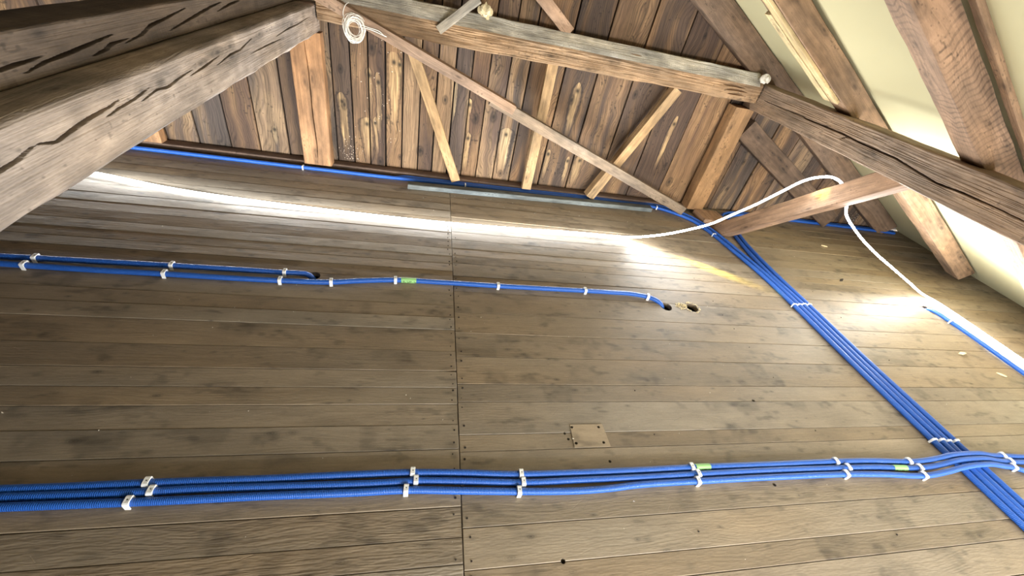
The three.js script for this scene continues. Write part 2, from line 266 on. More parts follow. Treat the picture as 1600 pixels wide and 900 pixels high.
// gable wall behind
const wallBack = structure('wall_back');
{
  const R = rng(21);
  for (let k = 0; k + 1 < WALL_SEAMS.length; k++) {
    const xa = WALL_SEAMS[k], xb = WALL_SEAMS[k + 1], g = 0.0035 + R() * 0.004, d = -0.004 - R() * 0.010;
    const ya = skin(xa) - 0.004, yb = skin(xb) - 0.004; if (Math.min(ya, yb) < 0.02) continue;
    const q = [[xa + g, 0.002], [xb - g, 0.002], [xb - g, yb], [xa + g, ya]];
    mesh('wall_board', boardGeo(q, 0.022, 0.003, (a, b, c) => [a, b, -3.6 + d + c], (a, b) => [(a + 2.8) / 5.6, b / 1.9], [0, R() * 0.004 - 0.002, R() * 0.004, 0]), M.wall[Math.floor(R() * 4)], wallBack);
  }
  const sh = new THREE.Shape([new THREE.Vector2(-6.25, -0.2), new THREE.Vector2(5.95, -0.2), new THREE.Vector2(5.95, 0), new THREE.Vector2(RIDGE, skin(RIDGE) + 0.1), new THREE.Vector2(-6.25, 0)]);
  const g = new THREE.ExtrudeGeometry(sh, { depth: 0.08, bevelEnabled: false }); g.translate(0, 0, -3.74);
  mesh('sheathing', g, M.backing, wallBack);
  const wallFront = structure('wall_front');
  const sf = sh.clone(), [wa, wb, wc, wd] = FILL_WINDOW; sf.holes.push(new THREE.Path([[wa, wc], [wa, wd], [wb, wd], [wb, wc]].map(([x, y]) => new THREE.Vector2(x, y))));
  const g2 = new THREE.ExtrudeGeometry(sf, { depth: 0.08, bevelEnabled: false }); g2.translate(0, 0, WALL_FRONT);
  mesh('gable_panel', g2, M.backing, wallFront);
  const win = structure('added_window_1'), fr = new THREE.Shape([[wa - 0.03, wc - 0.03], [wb + 0.03, wc - 0.03], [wb + 0.03, wd + 0.03], [wa - 0.03, wd + 0.03]].map(([x, y]) => new THREE.Vector2(x, y)));  // unseen window, added behind the camera to bring in fill light
  const mid = (wa + wb) / 2; for (const [a, b] of [[wa + 0.04, mid - 0.025], [mid + 0.025, wb - 0.04]]) fr.holes.push(new THREE.Path([[a, wc + 0.04], [a, wd - 0.04], [b, wd - 0.04], [b, wc + 0.04]].map(([x, y]) => new THREE.Vector2(x, y))));
  const fg = new THREE.ExtrudeGeometry(fr, { depth: 0.04, bevelEnabled: false }); fg.translate(0, 0, WALL_FRONT + 0.085); mesh('window_frame', fg, M.clip, win);
  mesh('pane', new THREE.PlaneGeometry(wb - wa, wd - wc), new THREE.MeshPhysicalMaterial({ transmission: 1, thickness: 0, roughness: 0.02 }), win).position.set(mid, (wc + wd) / 2, WALL_FRONT + 0.1);
}
// roof skin
const ceiling = structure('ceiling');
const RAFTERS = [[-3.588, -3.505], [-2.72, -2.575], [-1.805, -1.675], [-0.90, -0.77], [0.0, 0.13], [0.9, 1.03], [1.8, 1.93]];
{
  const along = (x0, x1, z0, z1, sgn) => {                              // a panel between two x and two z on one slope
    const P = (x) => [x, skin(x)], [ax, ay] = P(x0), [bx, by] = P(x1), L = Math.hypot(bx - ax, by - ay), dx = (bx - ax) / L, dy = (by - ay) / L, nx = sgn > 0 ? -TAN : TAN;
    const n = V(nx, -1, 0).normalize();
    return boardGeo([[0, z0], [0, z1], [L, z1], [L, z0]].map(([a, b]) => [a, b]), 0.04, 0.002, (a, b, c) => [ax + dx * a + n.x * c, ay + dy * a + n.y * c, b], (a, b) => [a, b]);
  };
  const zs = [-3.62, ...RAFTERS.slice(1).map(([a, b]) => (a + b) / 2), WALL_FRONT - 0.002];
  for (let k = 0; k + 1 < zs.length; k++) mesh('roof_panel', along(RIDGE, 5.86, zs[k] + 0.002, zs[k + 1] - 0.002, 1), M.panel, ceiling);
  const gl = along(RIDGE, -6.22, -3.62, WALL_FRONT - 0.002, -1);
  { const ix = gl.attributes.position; for (let t = 0; t < ix.count; t += 3) { const a = [ix.getX(t), ix.getY(t), ix.getZ(t)], c = [ix.getX(t + 2), ix.getY(t + 2), ix.getZ(t + 2)]; ix.setXYZ(t, ...c); ix.setXYZ(t + 2, ...a); } gl.computeVertexNormals(); }
  mesh('dark_left_slope', gl, M.backing, ceiling);  // unseen left slope, its dark finish chosen to cut bounce light
}

// ---------------------------------------------------------------- timbers
// a sawn timber: box a x b about the axis P0-P1 (b along up), wandering arrises, cracks carved into its faces
let timberSeed = 0;
function timberGeo(P0, P1, a, b, up, o = {}) {
  const seed = ++timberSeed * 17, ax = P1.clone().sub(P0), L = ax.length(); ax.normalize();
  const bx = up.clone().addScaledVector(ax, -up.dot(ax)).normalize(), sx = new THREE.Vector3().crossVectors(ax, bx);
  const ch = o.chamfer ?? 0.006, rough = o.rough ?? 0.0015, nS = o.nS ?? Math.max(6, Math.ceil(L / 0.08)), fine = o.fine ?? {};
  const prof = o.profile ?? [[-a / 2, -b / 2], [a / 2, -b / 2], [a / 2, b / 2], [-a / 2, b / 2]];         // [side, up], counter-clockwise seen against the axis
  const ring = []; let per = 0;
  for (let k = 0; k < prof.length; k++) {
    const p = prof[k], n = prof[(k + 1) % prof.length], d = Math.hypot(n[0] - p[0], n[1] - p[1]), c = Math.min(ch, d * 0.3) / d, N = fine[k] ?? 2;
    for (let i = 0; i <= N; i++) { const t = c + (1 - 2 * c) * i / N; ring.push({ s: p[0] + (n[0] - p[0]) * t, u: p[1] + (n[1] - p[1]) * t, f: k, v: per + d * t, e: i === 0 || i === N }); }
    per += d;
  }
  ring.push({ ...ring[0], v: per + ring[0].v });
  const NR = ring.length, pos = [], uv = [], idx = [], ou = h2(seed, 1, 1) * 2, ov = h2(seed, 2, 1);
  const cut0 = o.cut0 ?? 0, cut1 = o.cut1 ?? 0;                                     // skew of the end cuts along up
  for (let i = 0; i <= nS; i++) for (let j = 0; j < NR; j++) {
    const r = ring[j], jj = j === NR - 1 ? 0 : j, t0 = i / nS; const len = L + (cut1 - cut0) * r.u, s = cut0 * r.u + t0 * len;
    const w = (vnoise(s * 6, jj * 0.7, seed) - 0.5) * 2 * rough + (r.e ? (vnoise(s * 9, jj * 3, seed + 3) - 0.5) * 2 * ch * 0.25 : 0);
    const q = P0.clone().addScaledVector(ax, s).addScaledVector(sx, r.s).addScaledVector(bx, r.u);
    const rl = Math.hypot(r.s, r.u) || 1; q.addScaledVector(sx, r.s / rl * w).addScaledVector(bx, r.u / rl * w);
    if (o.cracks && !r.e) for (const c of o.cracks) if (c.face === r.f) {
      let best = 1e9, tt = 0, acc = 0; const n = c.pts.length - 1;
      for (let m = 0; m < n; m++) { const A = c.pts[m], B = c.pts[m + 1], dx = B.x - A.x, dy = B.y - A.y, dz = B.z - A.z, l2 = dx * dx + dy * dy + dz * dz; const t = clamp(((q.x - A.x) * dx + (q.y - A.y) * dy + (q.z - A.z) * dz) / l2); const e = Math.hypot(A.x + dx * t - q.x, A.y + dy * t - q.y, A.z + dz * t - q.z); if (e < best) { best = e; tt = (m + t) / n; } }
      const wd = c.w * (0.12 + 1.05 * Math.sin(Math.PI * clamp(tt, 0, 1))); if (best < wd * 1.6) q.addScaledVector(c.n, c.d * (1 - sstep(wd * 0.35, wd * 1.15, best)));
    }
    pos.push(q.x, q.y, q.z); uv.push(s / 2 + ou, r.v / 0.5 + ov);
  }
  for (let i = 0; i < nS; i++) for (let j = 0; j + 1 < NR; j++) { const A = i * NR + j, B = A + NR; idx.push(A, A + 1, B, A + 1, B + 1, B); }
  for (const [i, flip] of [[0, true], [nS, false]]) {
    const base = pos.length / 3; let cx = 0, cy = 0, cz = 0;
    for (let j = 0; j < NR - 1; j++) { const k = (i * NR + j) * 3; pos.push(pos[k], pos[k + 1], pos[k + 2]); cx += pos[k]; cy += pos[k + 1]; cz += pos[k + 2]; uv.push(ring[j].s / 0.5 + ou, ring[j].u / 0.5 + ov); }
    const n = NR - 1; pos.push(cx / n, cy / n, cz / n); uv.push(ou, ov);
    for (let j = 0; j < n; j++) { const A = base + j, B = base + (j + 1) % n; flip ? idx.push(base + n, B, A) : idx.push(base + n, A, B); }
  }
  const g = new THREE.BufferGeometry(); g.setAttribute('position', new THREE.Float32BufferAttribute(pos, 3)); g.setAttribute('uv', new THREE.Float32BufferAttribute(uv, 2)); g.setIndex(idx); g.computeVertexNormals(); return g;
}
const UP = V(0, 1, 0);
function timber(name, P0, P1, a, b, up, mat, label, category, o = {}) { return thingMesh(name, timberGeo(P0, P1, a, b, up, o), mat, label, category, o.group); }
const crack = (face, pts, w, d, n) => ({ face, pts, w, d, n });
const onX = (x, list) => list.map(([z, y]) => V(x, y, z));

// two purlins on the left: the lower one in front, a thinner one lying on it, set back; axis runs away from the camera
{
  // axis -z, up +y: side vector = ax x up = (-z) x y = +x ; faces: 0 bottom, 1 +side (+x), 2 top, 3 -side
  const IN = V(-1, 0, 0);
  const A = [[[-0.963, 1.139], [-1.014, 1.125], [-1.063, 1.132], [-1.134, 1.140], [-1.210, 1.144], [-1.269, 1.152]], [[-1.193, 1.126], [-1.242, 1.132], [-1.317, 1.136], [-1.409, 1.149]], [[-1.338, 1.122], [-1.430, 1.134], [-1.488, 1.127], [-1.566, 1.136], [-1.666, 1.143]], [[-1.639, 1.128], [-1.749, 1.135], [-1.877, 1.148]], [[-1.837, 1.120], [-1.979, 1.135], [-2.080, 1.135], [-2.244, 1.160]], [[-0.80, 1.112], [-0.864, 1.122], [-0.914, 1.127], [-0.963, 1.139]], [[-2.172, 1.103], [-2.385, 1.103], [-2.639, 1.100]], [[-2.541, 1.119], [-2.711, 1.127], [-2.796, 1.129], [-2.966, 1.128], [-3.276, 1.139]]];
  const wa = [0.0030, 0.0022, 0.0024, 0.0022, 0.0022, 0.0026, 0.002, 0.0026];
  timber('purlin', V(-0.885, 1.11, 0.9), V(-0.885, 1.11, -3.5), 0.17, 0.18, UP, M.purlin, 'thick grey cracked purlin in the left foreground, the lower of two stacked beams', 'beam',
    { nS: 620, fine: { 1: 150 }, chamfer: 0.013, rough: 0.0012, cracks: A.map((l, k) => crack(1, onX(-0.8, l), wa[k] * 1.15, 0.09, IN)) });
  const B = [[[-1.02, 1.236], [-1.083, 1.240], [-1.117, 1.242], [-1.150, 1.243], [-1.203, 1.246]], [[-1.139, 1.222], [-1.204, 1.233], [-1.293, 1.239], [-1.397, 1.248], [-1.486, 1.256]], [[-1.364, 1.218], [-1.422, 1.224], [-1.457, 1.234], [-1.535, 1.236]], [[-1.512, 1.226], [-1.609, 1.237], [-1.667, 1.254], [-1.772, 1.264], [-1.916, 1.281]], [[-1.769, 1.227], [-1.944, 1.247], [-2.121, 1.268], [-2.219, 1.276]], [[-2.169, 1.247], [-2.311, 1.262], [-2.426, 1.268]]];
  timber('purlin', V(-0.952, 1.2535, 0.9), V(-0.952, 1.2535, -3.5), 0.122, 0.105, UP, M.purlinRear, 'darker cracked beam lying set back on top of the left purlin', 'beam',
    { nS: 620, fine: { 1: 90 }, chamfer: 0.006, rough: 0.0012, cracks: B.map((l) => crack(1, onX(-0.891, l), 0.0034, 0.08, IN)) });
}
// right purlin: its crack runs on the face towards the camera (-x); axis towards the camera so that face 1 looks to -x
{
  const R = [[-3.494, 1.161], [-3.278, 1.154], [-3.076, 1.158], [-2.857, 1.164], [-2.830, 1.158], [-2.622, 1.162], [-2.456, 1.164], [-2.302, 1.158], [-2.037, 1.160], [-1.757, 1.132], [-1.628, 1.141], [-1.468, 1.143], [-1.321, 1.140], [-1.0, 1.142], [-0.6, 1.15]];
  timber('purlin', V(2.84, 1.155, -3.56), V(2.84, 1.155, 1.2), 0.18, 0.21, UP, M.purlinRight, 'long brown purlin on the right with a dark crack along its middle, under the rafters', 'beam',
    { nS: 480, fine: { 1: 110 }, chamfer: 0.007, rough: 0.003, cracks: [crack(1, onX(2.75, R), 0.004, 0.05, V(1, 0, 0)), crack(1, onX(2.75, [[-2.47, 1.125], [-2.427, 1.157], [-2.308, 1.164]]), 0.003, 0.02, V(1, 0, 0))] });
}
// tie beam: brown face below, waney dusty slope above
{
  // axis +x, up +y: side = x cross y = +z. profile in [side(z), up]
  const pr = [[-0.008, -0.11], [0.085, -0.11], [0.09, 0.018], [0.02, 0.105], [-0.008, 0.105]];
  const g = timberGeo(V(-0.79, 1.215, -3.49), V(2.735, 1.215, -3.49), 0.18, 0.21, UP, { profile: pr, nS: 260, fine: { 2: 6, 1: 50 }, chamfer: 0.008, rough: 0.006, cracks: [[[2.36, 1.205], [2.45, 1.212], [2.58, 1.205]], [[2.40, 1.172], [2.50, 1.185], [2.60, 1.18]], [[2.44, 1.145], [2.53, 1.152], [2.60, 1.15]]].map((l) => crack(1, l.map(([x, y]) => V(x, y, -3.402)), 0.008, 0.03, V(0, 0, -1))) });
  const tie = thingMesh('tie_beam', g, M.tie, 'long tie beam across the gable, brown below with a grey dusty waney upper edge', 'beam');
  const pr2 = [[0.082, 0.022], [0.094, 0.022], [0.026, 0.111], [-0.006, 0.111], [-0.006, 0.106], [0.018, 0.104]];
  const d = timberGeo(V(-0.78, 1.215, -3.49), V(2.70, 1.215, -3.49), 0.18, 0.21, UP, { profile: pr2, nS: 90, fine: { 1: 4 }, chamfer: 0.001, rough: 0.004 });
  d.translate(-tie.position.x, -tie.position.y, -tie.position.z); const cr = mesh('dust_crust', d, M.tieTop, tie); cr.userData.label = 'grey crust of dust on the upper edge';
}
// posts on the gable
timber('post', V(-0.9, 0.046, -3.505), V(-0.9, 1.018, -3.505), 0.215, 0.10, V(0, 0, 1), M.post, 'split orange-brown post standing under the far end of the left purlin', 'post',
  { nS: 160, fine: { 2: 110 }, cracks: [crack(2, [V(-0.905, 1.0, -3.455), V(-0.895, 0.75, -3.455), V(-0.9, 0.45, -3.455), V(-0.893, 0.2, -3.455), V(-0.9, 0.06, -3.455)], 0.0035, 0.04, V(0, 0, -1))] });
timber('post', V(2.72, 0.046, -3.515), V(2.715, 1.048, -3.515), 0.185, 0.13, V(0, 0, 1), M.postRight, 'square light-brown post under the far end of the right purlin', 'post', { nS: 40 });
timber('post', V(-2.13, 0.046, -3.55), V(-2.13, 1.4, -3.55), 0.16, 0.08, V(0, 0, 1), M.post, 'post at the far left whose pale foot shows under the purlin', 'post', { nS: 30 });
// sole plate
timber('sole_plate', V(-5.6, 0.0232, -3.555), V(2.64, 0.0232, -3.555), 0.09, 0.045, UP, M.sill, 'dark low sole plate along the foot of the gable boards', 'beam', { nS: 60 });
timber('sole_block', V(2.845, 0.031, -3.44), V(2.845, 0.031, -3.225), 0.27, 0.06, UP, M.brace, 'low wooden block on the floor between the right post and the knee brace', 'block', { nS: 8 });
timber('batten', V(-0.16, 0.0225, -3.315), V(2.20, 0.0225, -3.400), 0.072, 0.042, UP, M.oldPlank, 'weathered blue-grey batten lying on the floor along the gable, in front of the conduits', 'batten', { nS: 40, chamfer: 0.004 });
// battens and diagonals in front of the gable
timber('diagonal_brace', V(-0.98, 1.335, -3.355), V(0.64, 0.755, -3.355), 0.08, 0.07, UP, M.braceRed, 'reddish upper length of the long diagonal brace, ending square half way down', 'brace', { nS: 50, chamfer: 0.003 });
timber('diagonal_brace', V(0.45, 0.80, -3.372), V(2.52, 0.065, -3.355), 0.06, 0.085, UP, M.braceGrey, 'grey-brown lower length of the long diagonal brace, reaching the floor by the right post', 'brace', { nS: 50, chamfer: 0.003 });
timber('batten', V(-0.165, 1.02, -3.49), V(0.25, 0.046, -3.475), 0.08, 0.055, V(0, 0, 1), M.batten, 'short slanting pale batten left of the middle, running down behind the long diagonal', 'batten', { nS: 30, chamfer: 0.003 });
timber('batten', V(0.905, 1.10, -3.485), V(0.912, 0.046, -3.485), 0.085, 0.055, V(0, 0, 1), M.batten, 'upright pale batten between tie beam and sole plate, crossed by the long diagonal', 'batten', { nS: 30, chamfer: 0.003 });
timber('batten', V(2.01, 1.095, -3.485), V(1.545, 0.046, -3.475), 0.085, 0.09, V(0, 0, 1), M.batten, 'slanting pale batten right of the upright one, leaning left towards its foot', 'batten', { nS: 30, chamfer: 0.003 });
timber('batten', V(0.98, 1.325, -3.49), V(0.35, 1.76, -3.51), 0.085, 0.05, V(0, 0, 1), M.braceRed, 'sloping batten above the tie beam, rising left out of view', 'batten', { nS: 20, chamfer: 0.003 });
timber('stick', V(0.012, 1.19, -3.375), V(0.27, 1.42, -3.375), 0.055, 0.025, V(0, 0, 1), M.greyStick, 'short grey weathered stick with a ragged end leaning on the tie beam', 'stick', { nS: 24, chamfer: 0.004, rough: 0.006 });
timber('strut', V(2.86, 0.875, -3.53), V(4.50, 0.08, -3.53), 0.09, 0.19, UP, M.strut, 'dark slanting board on the gable right of the right post, below the rafter', 'strut', { nS: 30 });
// knee brace that carries the light strip: from the floor by the right post up to the purlin
timber('knee_brace', V(2.845, 0.001, -3.115), V(2.845, 1.0495, -2.015), 0.125, 0.135, V(0, 1, 1), M.brace, 'sloping brown brace rising from the floor to the right purlin, light strip looped over it', 'brace', { nS: 50, cut0: -1.049, cut1: -1.049, chamfer: 0.007 });
// rafters on the right slope
const RAFTER_LABEL = ['end rafter lying against the gable boards', 'rafter with two pale laths under it, second from the gable', 'broad saw-marked rafter at the upper right, third from the gable'];
RAFTERS.forEach(([z0, z1], k) => {
  if (k > 3) return;
  const off = k ? 0 : -0.05, x0 = RIDGE + 0.02, x1 = 5.37, zc = (z0 + z1) / 2, dep = DEEP - off * 0.9 - (k ? 0.016 : 0.006);
  const n = V(-Math.sin(SLOPE), -Math.cos(SLOPE), 0), c0 = V(x0, under(x0) + off, zc).addScaledVector(n, -dep / 2), c1 = V(x1, under(x1) + off, zc).addScaledVector(n, -dep / 2);
  timber('rafter', c0, c1, z1 - z0, dep, UP, [M.rafterDark, M.rafter, M.rafterSawn, M.rafter][k], RAFTER_LABEL[k] ?? 'rafter nearest the camera on the right slope', 'rafter', { nS: 90, rough: 0.003, cut1: TAN * 0.9 });
});
{
  const lath = (za, zb, x0, x1, label) => {
    const n = V(-Math.sin(SLOPE), -Math.cos(SLOPE), 0), zc = (za + zb) / 2;
    timber('lath', V(x0, under(x0), zc).addScaledVector(n, 0.012), V(x1, under(x1), zc).addScaledVector(n, 0.012), zb - za, 0.02, UP, M.lath, label, 'lath', { nS: 40, chamfer: 0.002, rough: 0.001 });
  };
  lath(-2.718, -2.662, 1.95, 2.70, 'left of two pale laths nailed under the second rafter');
  lath(-2.642, -2.584, 0.9, 2.70, 'right of two pale laths nailed under the second rafter, reaching higher');
  const n = V(-Math.sin(SLOPE), -Math.cos(SLOPE), 0);
  timber('lath', V(0.8, skin(0.8), -1.625).addScaledVector(n, 0.014), V(5.2, skin(5.2), -1.625).addScaledVector(n, 0.014), 0.035, 0.026, UP, M.rafter, 'brown lath on the panels beside the broad saw-marked rafter', 'lath', { nS: 40, chamfer: 0.002 });
}

// ---------------------------------------------------------------- conduits
const H1 = 0.0145, H2 = 0.0165;
function conduit(pts, r, label, grp, ys) {
  const curve = new THREE.CatmullRomCurve3(pts.map((p, i) => V(p[0], p[2] ?? r + 0.0015, p[1])), false, 'centripetal');
  const L = curve.getLength(), g = new THREE.TubeGeometry(curve, Math.ceil(L / 0.025), r, 14);
  const uv = g.attributes.uv; for (let i = 0; i < uv.count; i++) uv.setX(i, uv.getX(i) * L / 0.006);
  const m = thingMesh('conduit', g, M.conduit, label, 'conduit', grp); m.userData.curve = undefined; delete m.userData.curve;
  return { m, curve, L, r };
}
const N1 = [[-1.9, -0.80], [-1.6, -0.797], [-1.274, -0.797], [-1.104, -0.796], [-0.874, -0.798], [-0.739, -0.798], [-0.537, -0.796], [-0.211, -0.798], [0.001, -0.797], [0.201, -0.788], [0.409, -0.773], [0.686, -0.768], [0.986, -0.767], [1.261, -0.769], [1.661, -0.767], [2.075, -0.766], [2.285, -0.762], [2.56, -0.748], [2.72, -0.752, 0.03], [2.80, -0.758, 0.0445], [2.92, -0.762, 0.0455], [3.04, -0.762, 0.04], [3.14, -0.758, 0.022], [3.233, -0.756], [3.383, -0.744], [3.9, -0.71], [5.0, -0.66]];
const N2 = [[-1.9, -0.772], [-1.6, -0.771], [-1.257, -0.771], [-1.089, -0.769], [-0.85, -0.768], [-0.728, -0.77], [-0.528, -0.767], [-0.205, -0.762], [-0.091, -0.762], [0.03, -0.764], [0.2, -0.755], [0.449, -0.738], [0.678, -0.737], [0.973, -0.736], [1.266, -0.738], [1.641, -0.739], [2.103, -0.733], [2.251, -0.730], [2.583, -0.714], [2.72, -0.720, 0.03], [2.80, -0.728, 0.0445], [2.92, -0.733, 0.0455], [3.04, -0.733, 0.04], [3.14, -0.728, 0.022], [3.242, -0.722], [3.343, -0.716], [3.9, -0.68], [5.0, -0.63]];
const N3 = [[-1.9, -0.741], [-1.6, -0.74], [-1.235, -0.74], [-1.071, -0.738], [-0.891, -0.736], [-0.712, -0.735], [-0.517, -0.735], [-0.2, -0.731], [-0.004, -0.731], [0.198, -0.718], [0.425, -0.704], [0.666, -0.694], [0.808, -0.696], [0.96, -0.705], [1.239, -0.707], [1.616, -0.707], [2.077, -0.702], [2.292, -0.692], [2.553, -0.674], [2.70, -0.682, 0.03], [2.80, -0.692, 0.0445], [2.92, -0.70, 0.0455], [3.04, -0.702, 0.04], [3.14, -0.697, 0.022], [3.226, -0.688], [3.3, -0.655], [3.5, -0.56], [4.0, -0.3], [4.6, 0.05]];
const cN1 = conduit(N1, 0.0137, 'blue conduit at the back of the front trio on the floor', 'front trio of conduits');
const cN2 = conduit(N2, 0.0137, 'blue conduit in the middle of the front trio on the floor', 'front trio of conduits');
const cN3 = conduit(N3, 0.0137, 'blue ribbed conduit at the front of the front trio, nearest the camera', 'front trio of conduits');
const cM1 = conduit([[-2.6, -1.985], [-2.071, -1.993], [-1.924, -1.996], [-1.327, -2.004], [-0.918, -2.006], [-0.769, -2.005], [-0.70, -2.008], [-0.655, -2.010, 0.012], [-0.628, -2.013, -0.012], [-0.615, -2.014, -0.06], [-0.61, -2.014, -0.14]], 0.0155, 'short blue conduit ending in a hole in the left half of the floor', 'middle conduits');
const cM2 = conduit([[-2.6, -1.94], [-2.033, -1.936], [-1.942, -1.934], [-1.634, -1.929], [-1.329, -1.930], [-1.05, -1.928], [-0.771, -1.931], [-0.515, -1.942], [-0.362, -1.97], [-0.152, -2.0], [0.166, -2.005], [0.486, -2.004], [0.798, -2.007], [1.09, -2.011], [1.31, -2.012], [1.43, -2.010], [1.554, -1.985], [1.61, -1.955, 0.015], [1.645, -1.928, -0.004], [1.66, -1.915, -0.05], [1.664, -1.912, -0.14]], 0.0155, 'long blue conduit across the middle of the floor, its right end bending into a hole', 'middle conduits');
const cF1 = conduit([[-3.2, -3.438], [-2.148, -3.438], [-1.01, -3.436], [-0.3, -3.438], [-0.15, -3.445], [0.2, -3.452], [0.895, -3.462], [1.6, -3.478], [2.05, -3.487], [2.30, -3.452], [2.47, -3.365], [2.60, -3.25], [2.68, -3.06], [2.745, -2.71], [2.795, -2.38], [2.812, -1.995], [2.815, -1.5], [2.834, -0.832], [2.86, -0.3], [2.9, 0.5]], 0.0155, 'blue conduit along the gable foot, turning into the leftmost line of the four-conduit run', 'conduits of the right-hand run');
const cF2 = conduit([[-0.31, -3.47, -0.05], [-0.28, -3.470, 0.0], [-0.22, -3.474], [0.0, -3.484], [0.895, -3.494], [1.6, -3.512], [2.1, -3.522], [2.36, -3.49], [2.54, -3.40], [2.66, -3.27], [2.745, -3.05], [2.81, -2.69], [2.848, -2.38], [2.864, -1.996], [2.866, -1.5], [2.89, -0.832], [2.915, -0.3], [2.955, 0.5]], 0.0155, 'blue conduit behind the floor batten, second from left in the run of four', 'conduits of the right-hand run');
const cF3 = conduit([[5.56, -3.548], [5.3, -3.555], [4.685, -3.562], [3.74, -3.562], [3.25, -3.545], [3.08, -3.46], [3.015, -3.3], [2.975, -3.13], [2.935, -2.93], [2.90, -2.64], [2.895, -2.38], [2.913, -1.997], [2.912, -1.5], [2.93, -0.833], [2.953, -0.3], [2.99, 0.5]], 0.0155, 'blue conduit from the right gable foot, third line from the left in the four-conduit run', 'conduits of the right-hand run');
const cF4 = conduit([[5.54, -3.512], [5.3, -3.52], [4.685, -3.529], [3.74, -3.528], [3.3, -3.505], [3.14, -3.42], [3.065, -3.27], [3.03, -3.1], [2.99, -2.9], [2.967, -2.66], [2.958, -2.39], [2.964, -1.997], [2.965, -1.5], [2.989, -0.833], [3.012, -0.3], [3.05, 0.5]], 0.0155, 'blue conduit from the right gable foot in the rightmost line of the four-conduit run', 'conduits of the right-hand run');
const cR = conduit([[4.318, -2.09, -0.12], [4.317, -2.085, -0.03], [4.318, -2.06, 0.005], [4.326, -2.01], [4.339, -1.93], [4.355, -1.78], [4.360, -1.63], [4.362, -1.488], [4.362, -1.353], [4.37, -0.9], [4.4, 0.4]], 0.0155, 'blue conduit coming out of a hole at the right, beside the light strip', 'conduit by the eave');

// clips: a saddle over the conduit with a pad on top and a nailed foot
function clipProto(r, small) {
  const g = new THREE.Group(); const o = r + (small ? 0.002 : 0.0035), h = 2 * r + (small ? 0.003 : 0.0045), wide = small ? 0.009 : 0.016, sh = new THREE.Shape();
  sh.moveTo(-o, 0); sh.lineTo(-o, h - 0.008); sh.quadraticCurveTo(-o, h, -o + 0.008, h); sh.lineTo(o - 0.008, h); sh.quadraticCurveTo(o, h, o, h - 0.008); sh.lineTo(o, 0); sh.lineTo(r + 0.0006, 0); sh.lineTo(r + 0.0006, r);
  sh.absarc(0, r + 0.0015, r + 0.0006, 0, Math.PI, false); sh.lineTo(-r - 0.0006, 0); sh.lineTo(-o, 0);
  const saddle = new THREE.ExtrudeGeometry(sh, { depth: wide, bevelEnabled: true, bevelSize: 0.0008, bevelThickness: 0.0008, bevelSegments: 1, curveSegments: 10 }); saddle.translate(0, 0, -wide / 2);
  mesh('saddle', saddle, M.clip, g);
  if (small) return g;
  const rim = new THREE.Shape([[-0.011, -0.0085], [0.011, -0.0085], [0.011, 0.0085], [-0.011, 0.0085]].map(([x, y]) => new THREE.Vector2(x, y)));
  rim.holes.push(new THREE.Path([[-0.008, -0.0055], [-0.008, 0.0055], [0.008, 0.0055], [0.008, -0.0055]].map(([x, y]) => new THREE.Vector2(x, y))));
  const pad = new THREE.ExtrudeGeometry(rim, { depth: 0.0012, bevelEnabled: false }); pad.rotateX(-Math.PI / 2); pad.translate(0, h, 0); mesh('pad', pad, M.clip, g);
  const nail = new THREE.CylinderGeometry(0.0022, 0.0022, 0.0012, 10); nail.translate(0, h + 0.0012, 0.001); mesh('nail_head', nail, M.nail, g);
  return g;
}
const protos = { n: clipProto(0.0137), m: clipProto(0.0155), s: clipProto(0.0155, true) };
function clip(kind, c, x, z, label, grp) {                         // local z runs along the conduit
  const t = c.curve, N = 400; let best = 0, bd = 1e9; for (let i = 0; i <= N; i++) { const p = t.getPoint(i / N), d = Math.hypot(p.x - x, p.z - z); if (d < bd) { bd = d; best = i / N; } }
  const p = t.getPoint(best), d = t.getTangent(best); const k = protos[kind].clone(); k.name = numbered('pipe_clip'); scene.add(k);
  k.position.set(p.x, Math.max(0.0008, p.y - c.r - 0.0007), p.z); k.rotation.y = Math.atan2(d.x, d.z); tag(k, label, 'clip', grp);
}
const ORD = ['first', 'second', 'third', 'fourth', 'fifth', 'sixth', 'seventh', 'eighth'];
[-0.871, 0.006, 0.439, 1.245, 2.060, 2.512, 3.220].forEach((x, i) => clip('n', cN1, x, -0.77, `white clip on the rear conduit of the front trio, ${ORD[i]} from the left`, 'clips on the front trio'));
[-0.847, 0.030, 0.447, 1.261, 2.098, 2.553, 3.234].forEach((x, i) => clip('n', cN2, x, -0.735, `white clip on the middle conduit of the front trio, ${ORD[i]} from the left`, 'clips on the front trio'));
[-0.887, -0.004, 0.424, 1.234, 2.069, 2.54, 3.209].forEach((x, i) => clip('n', cN3, x, -0.70, `white clip on the front conduit of the front trio, ${ORD[i]} from the left`, 'clips on the front trio'));
[-1.921, -1.323, -0.767].forEach((x, i) => clip('m', cM1, x, -2.0, `small white clip on the short rear middle conduit, ${ORD[i]} from the left`, 'clips on the middle conduits'));
[-1.935, -1.322, -0.770, -0.514, -0.151, 0.484, 1.086, 1.548].forEach((x, i) => clip('m', cM2, x, -1.97, `small white clip on the long middle conduit, ${ORD[i]} from the left`, 'clips on the middle conduits'));
[[-0.997, -3.43], [0.344, -3.455], [2.298, -3.452], [2.69, -3.0]].forEach(([x, z], i) => clip('s', cF1, x, z, `small white clip on the conduit along the gable foot, ${ORD[i]} from the left`, 'clips at the gable foot'));
